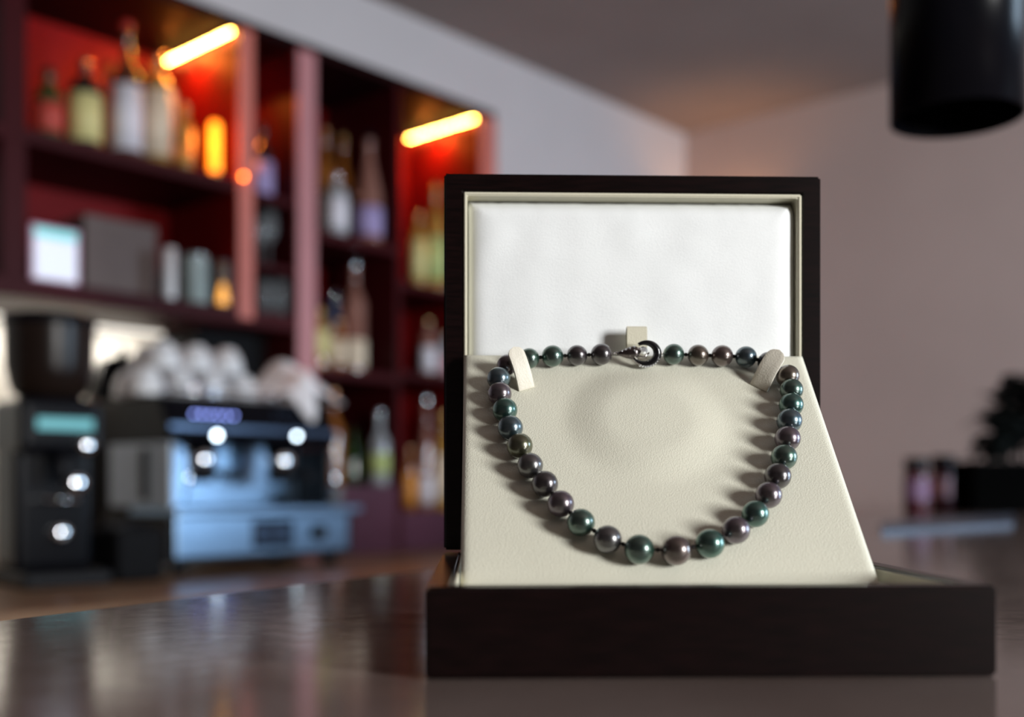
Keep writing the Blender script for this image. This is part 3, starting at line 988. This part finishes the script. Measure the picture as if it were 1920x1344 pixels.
bm = ring_mesh((LX0, LZ0, LX1, LZ1), (LX0 + fr, LZ0 + fr, LX1 - fr, LZ1 - fr * .94), 0, LY1 - LY0 - .003, .0011)
to_lid(bm, LY1 - .003)
lid = finish('lid_frame', bm, M['lacquer'], bxo)
bm = NB(); add_box(bm, (LX0, LY1 - .004, LZ0), (LX1, LY1, LZ1), .0012, 3); finish('lid_panel', bm, M['lacquer'], bxo)
ix0, ix1, iz0, iz1 = LX0 + fr, LX1 - fr, LZ0 + fr, LZ1 - fr * .94
bm = ring_mesh((ix0, iz0, ix1, iz1), (ix0 + .0019, iz0 + .0019, ix1 - .0019, iz1 - .0019), 0, .0132, .0006)
to_lid(bm, LY1 - .0040)
finish('lid_lining', bm, M['leather_lip'], bxo)
# puffed satin cushion
bm = NB()
px0, px1, pz0, pz1 = ix0 + .0020, ix1 - .0020, iz0 + .0020, iz1 - .0020
NX, NZ = 70, 70
g = []
for j in range(NZ + 1):
    row = []
    for i in range(NX + 1):
        # denser samples towards the rim
        u = .5 - .5 * math.cos(PI * i / NX); v = .5 - .5 * math.cos(PI * j / NZ)
        X_ = px0 + (px1 - px0) * u; Z_ = pz0 + (pz1 - pz0) * v
        d = min(X_ - px0, px1 - X_, pz1 - Z_, Z_ - pz0)
        puff = 1 - math.exp(-d / .0032)
        n_ = noise.noise(Vector((X_ * 55, Z_ * 40, 2.0)))
        n3_ = noise.noise(Vector((X_ * 260, Z_ * 30, 7.0)))
        dt = (pz1 - Z_)
        pucker = n3_ * .0007 * math.exp(-dt / .006) - .0052 * math.exp(-(dt / .0042) ** 2)
        Y_ = LY0 + .0078 - .0068 * puff - .0005 * n_ * puff - pucker
        row.append(bm.verts.new((X_, Y_, Z_)))
    g.append(row)
for j in range(NZ):
    for i in range(NX):
        f = bm.faces.new((g[j][i], g[j + 1][i], g[j + 1][i + 1], g[j][i + 1])); f.smooth = True
finish('lid_cushion', bm, M['satin'], bxo)

# display board: plane through (y .092, z .0330) and (y .1855, z .1368)
A = Vector((0, .0775, .0330)); Bp = Vector((0, .1830, .1366))
sl = (Bp - A); slen = sl.length; sl.normalize()
bn = Vector((0, -sl.z, sl.y))           # outward normal (towards camera, up)
bx0, bx1 = .0112, .1878


def board_pt(x, s, off=0.0):
    return Vector((x, 0, 0)) + A + sl * s + bn * off


def hit_board(px, py, off=0.0):
    d = pray(px, py)
    p0 = A + bn * off
    t = (p0 - CAMP).dot(bn) / d.dot(bn)
    return CAMP + d * t


mc_ = hit_board(1215, 790)
ms = (mc_ - A).dot(sl); mxx = mc_.x
ea = abs(hit_board(1360, 790).x - mxx)
eb = abs((hit_board(1215, 692) - A).dot(sl) - ms)


def mound(x, s):
    q = math.sqrt(((x - mxx) / ea) ** 2 + ((s - ms) / eb) ** 2)
    k = min(1, max(0, (q - .50) / .66))
    return .0030 * (1 - k * k * (3 - 2 * k)) + .0007 * max(0, 1 - q * q)


bm = NB()
NX, NS = 90, 90
s0 = -.0088
rows_ = []
th = .004
for j in range(NS + 1):
    s_ = s0 + (slen - s0) * j / NS
    row = []
    for i in range(NX + 1):
        x_ = bx0 + (bx1 - bx0) * i / NX
        ed = min(x_ - bx0, bx1 - x_, (slen - s_))
        rd = -.0013 * math.exp(-ed / .0009)
        row.append(bm.verts.new(board_pt(x_, s_, mound(x_, s_) + rd)))
    rows_.append(row)
for j in range(NS):
    for i in range(NX):
        f = bm.faces.new((rows_[j][i], rows_[j][i + 1], rows_[j + 1][i + 1], rows_[j + 1][i])); f.smooth = True
# back and sides
bk = [bm.verts.new(board_pt(x_, s_, -th)) for x_, s_ in ((bx0, s0), (bx1, s0), (bx1, slen), (bx0, slen))]
bm.faces.new(bk[::-1])
bm.faces.new([rows_[0][i] for i in range(NX, -1, -1)] + [bk[0], bk[1]])
bm.faces.new([rows_[NS][i] for i in range(NX + 1)] + [bk[2], bk[3]])
bm.faces.new([rows_[j][0] for j in range(NS + 1)] + [bk[3], bk[0]])
bm.faces.new([rows_[j][NX] for j in range(NS, -1, -1)] + [bk[1], bk[2]])
finish('display_board', bm, M['leather'], bxo)


# strap tongues that hold the necklace
def tongue(pb, pt, wpx, off, mat):
    b_ = hit_board(*pb, .0); t_ = hit_board(*pt, off)
    ax = t_ - b_
    wd = wpx / 2 / F * .56
    toc = (CAMP - (b_ + t_) / 2).normalized()
    side = ax.cross(bn).normalized()
    # outline: straight sides, round tip; the strip bows outwards
    bm = NB()
    L_ = ax.length; axn = ax.normalized()
    nrm_ = side.cross(axn).normalized()
    if nrm_.dot(toc) < 0: nrm_ = -nrm_
    cols_ = []
    n = 22
    for i in range(n + 1):
        t = i / n
        s_ = t * L_
        hw = wd
        rem = L_ - s_
        if rem < wd: hw = math.sqrt(max(0, wd * wd - (wd - rem) ** 2))
        hw = max(hw, wd * .02)
        bow = .0018 * math.sin(PI * t)
        c = b_ + axn * s_ + nrm_ * bow
        cols_.append([bm.verts.new(c - side * hw), bm.verts.new(c - side * hw * .5), bm.verts.new(c), bm.verts.new(c + side * hw * .5), bm.verts.new(c + side * hw)])
    for i in range(n):
        for k in range(4):
            f = bm.faces.new((cols_[i][k], cols_[i][k + 1], cols_[i + 1][k + 1], cols_[i + 1][k])); f.smooth = True
    o = finish('strap', bm, mat, bxo)
    md = o.modifiers.new('solid', 'SOLIDIFY'); md.thickness = .0016; md.offset = 0
    bv = o.modifiers.new('bevel', 'BEVEL'); bv.width = .0004; bv.segments = 2; bv.limit_method = 'ANGLE'
    return o


M['strap'] = principled('pale_leather_strap', (.72, .68, .58), .5, bump=.2, bscale=1200, var=.03)
tongue((987, 729), (963, 651), 31, .0150, M['strap'])
tongue((1423, 727), (1462, 657), 36, .0150, M['strap'])
# small folded clasp loop at the top edge
bm = NB()
c0 = hit_board(1193, 665); hw = .0052
zt_ = CAMP.z + (HY - 611) / F * (c0.y + .385)
loop = [(c0.y - .001, c0.z - .004), (c0.y - .0035, c0.z + .005), (c0.y - .0030, zt_ - .001), (c0.y - .0016, zt_), (c0.y + .0006, zt_ - .0004),
        (c0.y + .0016, zt_ - .003), (c0.y + .001, c0.z - .002)]
vs = [[bm.verts.new((c0.x - hw, a_, b_)), bm.verts.new((c0.x + hw, a_, b_))] for a_, b_ in loop]
for i in range(len(vs) - 1): bm.faces.new((vs[i][0], vs[i][1], vs[i + 1][1], vs[i + 1][0]))
o = finish('clasp_loop', bm, M['leather_lip'], bxo)
md = o.modifiers.new('solid', 'SOLIDIFY'); md.thickness = .0007

# ------------------------------------------------------------------ the pearl necklace
nk = empty('pearl_necklace', loc, ang, 'graduated necklace of dark iridescent pearls with a white gold clasp on the cream board', 'necklace')


def pearlmat(name, body, sheen_c, edge):
    body = [c * .30 for c in body]; sheen_c = [c * .55 for c in sheen_c]; edge = [c * .36 for c in edge]
    m = bpy.data.materials.new(name); m.use_nodes = True
    nt = m.node_tree; L = nt.links
    b = nt.nodes['Principled BSDF']
    lw = nt.nodes.new('ShaderNodeLayerWeight'); lw.inputs['Blend'].default_value = .45
    cr = nt.nodes.new('ShaderNodeValToRGB')
    cr.color_ramp.elements[0].position = 0.0; cr.color_ramp.elements[0].color = (*body, 1)
    cr.color_ramp.elements[1].position = 1.0; cr.color_ramp.elements[1].color = (*edge, 1)
    e2 = cr.color_ramp.elements.new(.5); e2.color = (*sheen_c, 1)
    L.new(lw.outputs['Facing'], cr.inputs['Fac'])
    tc = nt.nodes.new('ShaderNodeTexCoord')
    n = nt.nodes.new('ShaderNodeTexNoise'); n.inputs['Scale'].default_value = 160; n.inputs['Detail'].default_value = 3
    L.new(tc.outputs['Object'], n.inputs['Vector'])
    mx = nt.nodes.new('ShaderNodeMix'); mx.data_type = 'RGBA'; mx.blend_type = 'MULTIPLY'; mx.inputs['Factor'].default_value = .25
    L.new(cr.outputs['Color'], mx.inputs['A']); L.new(n.outputs['Color'], mx.inputs['B'])
    L.new(mx.outputs['Result'], b.inputs['Base Color'])
    b.inputs['Metallic'].default_value = .85
    b.inputs['Roughness'].default_value = .36
    b.inputs['Coat Weight'].default_value = 1.0
    b.inputs['Coat IOR'].default_value = 1.75
    b.inputs['Coat Roughness'].default_value = .21
    return m


PM = {
    'green': pearlmat('green_pearl', (.12, .20, .17), (.10, .26, .20), (.16, .30, .20)),
    'teal': pearlmat('teal_pearl', (.08, .20, .18), (.05, .26, .20), (.10, .34, .24)),
    'blue': pearlmat('blue_pearl', (.13, .20, .24), (.12, .24, .30), (.12, .22, .22)),
    'grey': pearlmat('grey_pearl', (.22, .21, .21), (.22, .21, .23), (.20, .22, .22)),
    'mauve': pearlmat('mauve_pearl', (.23, .18, .20), (.24, .17, .24), (.22, .18, .20)),
    'bronze': pearlmat('bronze_pearl', (.27, .22, .16), (.26, .20, .16), (.22, .20, .10)),
    'dark': pearlmat('dark_pearl', (.11, .095, .10), (.12, .10, .12), (.14, .13, .14)),
    'olive': pearlmat('olive_pearl', (.18, .18, .10), (.18, .20, .08), (.24, .26, .10)),
    'rose': pearlmat('rose_pearl', (.28, .21, .18), (.28, .19, .18), (.24, .18, .16)),
}
left = [(1128, 664, 21, 'dark'), (1082, 666, 20, 'dark'), (1036, 667.5, 21, 'green'), (992, 672, 20, 'green'), (951, 684, 20, 'mauve'),
        (935, 709.7, 22.5, 'blue'), (937, 738, 23, 'mauve'), (946.7, 768.6, 24, 'teal'), (956.8, 801.7, 24.5, 'blue'),
        (974.5, 835.7, 25, 'olive'), (994, 872.6, 25, 'grey'), (1021.7, 907, 25.5, 'dark'), (1051.4, 944.3, 26, 'mauve'),
        (1089.4, 979.3, 27, 'green'), (1139.3, 1010.8, 27.5, 'grey'), (1198.6, 1029.8, 29, 'green'), (1268, 1031.6, 29.5, 'rose'),
        (1331, 1019, 28.5, 'teal'), (1379.8, 993.6, 27.5, 'mauve'), (1416, 963.3, 26.5, 'teal'), (1441, 928, 26, 'mauve'),
        (1458.2, 892.4, 26, 'dark'), (1470, 857, 25.5, 'green'), (1476.7, 822, 25, 'mauve'), (1480, 789, 24.5, 'blue'),
        (1483.4, 759, 24, 'teal'), (1484, 731, 23.5, 'green'), (1477, 705, 23, 'bronze'), (1440, 679, 20, 'dark'),
        (1398.6, 669, 21, 'blue'), (1354, 667, 21, 'rose'), (1309, 665.6, 20.5, 'bronze'), (1263, 664, 20.5, 'green')]
cent = []
rads_ = []
for (px, py, rp, kd) in left:
    r_ = .006
    for _ in range(3):
        c = hit_board(px, py, r_)
        dist = c.y + .385
        r_ = rp / F * dist * .985
    s_ = (c - A).dot(sl)
    mo = mound(c.x, s_)
    cent.append(c + bn * mo); rads_.append(r_)
# keep neighbours from interpenetrating: nudge radii down where needed
for i in range(len(cent) - 1):
    d = (cent[i] - cent[i + 1]).length
    if rads_[i] + rads_[i + 1] > d:
        k = d / (rads_[i] + rads_[i + 1])
        k = max(k, .93)
        rads_[i] *= (1 + k) / 2; rads_[i + 1] *= (1 + k) / 2
pm_me = None
for c, r_, (px, py, rp, kd) in zip(cent, rads_, left):
    bm = NB()
    add_sphere(bm, (0, 0, 0), r_, 40, 24)
    o = finish('pearl', bm, PM[kd], nk)
    o.location = c
    o.rotation_euler = (random.uniform(-.5, .5), random.uniform(-.5, .5), random.uniform(0, 6))
    o.scale = (1, 1, random.uniform(.975, 1.0))
    o['label'] = kd + ' toned pearl'
bm = NB()
for i in range(len(cent) - 1):
    if (cent[i] - cent[i + 1]).length > 0:
        a_, b_ = cent[i], cent[i + 1]
        add_tube(bm, [a_, (a_ + b_) / 2, b_], .0006, 6)
        d = (b_ - a_); gap = d.length - rads_[i] - rads_[i + 1]
        mid = a_ + d.normalized() * (rads_[i] + gap / 2)
        add_sphere(bm, mid, .0010, 8, 6)
cl0, cl1 = cent[0], cent[-1]
finish('silk_thread', bm, M['thread'], nk)

# clasp between the first and the last pearl
cc = hit_board(1208, 664, .0062)
ex = Vector((1, 0, 0)); ez = Vector((0, -.12, .99)).normalized(); ey = ez.cross(ex).normalized()
k_ = 1 / F * (cc.y + .385)     # metres per pixel there


def cp(px, py, out=0.0):
    return cc + ex * (px - 1208) * k_ + ez * (664 - py) * k_ + Vector((0, -1, 0)) * out


bm = NB()
# open ring, crescent: black outside band, seen from the front
ring_c = (1208, 663); ra, rb = 23, 20
pts_ = []; rd_ = []
for i in range(41):
    a_ = R(125) - R(300) * i / 40
    pts_.append(cp(ring_c[0] + ra * math.cos(a_) + 1, ring_c[1] - rb * math.sin(a_), .0014))
    t = i / 40
    rd_.append((3.2 + 4.8 * math.sin(PI * min(1, t * 1.05)) ** 1.2 if t < .93 else 2.4) * k_)
add_tube(bm, pts_, rd_, 14)
clasp = finish('clasp', bm, M['onyx'], nk)
bm = NB()
pts2 = []; rd2 = []
for i in range(25):
    a_ = R(-5) - R(170) * i / 24
    pts2.append(cp(ring_c[0] + (ra + 3.2) * math.cos(a_) + 1, ring_c[1] - (rb + 3.2) * math.sin(a_), .0014 + 4.0 * k_))
    rd2.append(1.3 * k_)
add_tube(bm, pts2, rd2, 12)
finish('silver_rim', bm, M['silver'], clasp)
# pave stones along the lower right of the ring
bm = NB()
for i in range(9):
    a_ = R(-112) + R(88) * i / 8
    p_ = cp(ring_c[0] + (ra + 4.0) * math.cos(a_) + 1, ring_c[1] - (rb + 5.2) * math.sin(a_), .0026)
    res = bmesh.ops.create_icosphere(bm, subdivisions=1, radius=2.7 * k_)
    for v in res['verts']: v.co = v.co + p_
finish('pave_stones', bm, M['diamond'], clasp)
# tapered left shoulder with stones
bm = NB()
add_tube(bm, [cp(1156, 663, .0008), cp(1162, 663, .001), cp(1172, 663, .0014), cp(1184, 662, .0018), cp(1192, 661, .002), cp(1198, 661, .002)],
         [2.2 * k_, 5.0 * k_, 9.0 * k_, 12.5 * k_, 11.0 * k_, 6.0 * k_], 16)
sh_ = finish('clasp_shoulder', bm, M['dark_silver'], clasp)
bm = NB()
for i, (qx, qy) in enumerate([(1166, 660), (1172, 657), (1173, 664), (1179, 655), (1180, 662), (1186, 652), (1187, 659), (1180, 668)]):
    res = bmesh.ops.create_icosphere(bm, subdivisions=1, radius=2.3 * k_)
    p_ = cp(qx, qy, .0016 + (qx - 1160) * .42 * k_)
    for v in res['verts']: v.co = v.co + p_
finish('pave_stones', bm, M['diamond'], sh_)
# bright V-shaped claw and centre stone
bm = NB()
add_tube(bm, [cp(1197, 653, .0034), cp(1184, 666, .0040), cp(1193, 675, .0036)], 1.5 * k_, 10)
add_tube(bm, [cp(1196, 668, .0026), cp(1206, 671, .0026), cp(1216, 662, .0022)], [1.5 * k_, 2.8 * k_, 1.5 * k_], 10)
finish('claw_setting', bm, M['silver'], clasp)
bm = NB()
Mg = Matrix.Translation(cp(1204, 659, .0030)) @ Matrix.Rotation(PI / 2 - .2, 4, 'X')
add_lathe(bm, [(.0004, -.0016), (8.2 * k_, .0004), (8.2 * k_, .0007), (4.6 * k_, .0018)], 8, M=Mg)
for f in bm.faces: f.smooth = False
finish('centre_stone', bm, M['diamond'], clasp)
bm = NB()
for (q0, q1) in (((1148, 663), (1159, 662)), ((1233, 662), (1245, 663))):
    a_, b_ = cp(*q0, .0004), cp(*q1, .0004)
    add_tube(bm, [a_, b_], .8 * k_, 6)
    add_sphere(bm, (a_ * .35 + b_ * .65), 2.6 * k_, 12, 8)
    add_sphere(bm, (a_ * .75 + b_ * .25), 1.7 * k_, 12, 8)
finish('link_beads', bm, M['silver'], clasp)

# ------------------------------------------------------------------ unseen lamp added for the warm glow in the far corner
wl = empty('added_corner_lamp', (XR, 2.90, Z(1.12)), 0, 'small brass lamp added unseen behind the open lid for the warm corner glow', 'lamp')
bm = NB(); add_box(bm, (-.03, -.04, -.08), (-.0005, .04, .08), .006, 3); finish('back_plate', bm, M['brass'], wl)
bm = NB(); add_lathe(bm, [(.045, -.06), (.055, .07), (.052, .07), (.042, -.055)], 28, (-.085, 0, 0), cap0=False, cap1=False); finish('lamp_shade', bm, M['brass'], wl)
bm = NB(); add_tube(bm, [(-.02, 0, -.02), (-.085, 0, -.05), (-.085, 0, -.03)], .006, 8); finish('lamp_arm', bm, M['brass'], wl)
bm = NB(); add_sphere(bm, (-.085, 0, .0), .022, 16, 10); finish('light_bulb', bm, principled('warm_bulb', (1, .7, .4), .4, emit=(1, .55, .22), estr=20), wl)
d = bpy.data.lights.new('added_corner_glow', 'SPOT'); d.energy = 7; d.color = (1, .52, .22); d.spot_size = R(120); d.spot_blend = .8; d.shadow_soft_size = .03
o = bpy.data.objects.new('added_corner_glow', d); col.objects.link(o); o.location = (XR - .085, 2.90, Z(1.21)); o.rotation_euler = (PI, 0, 0)
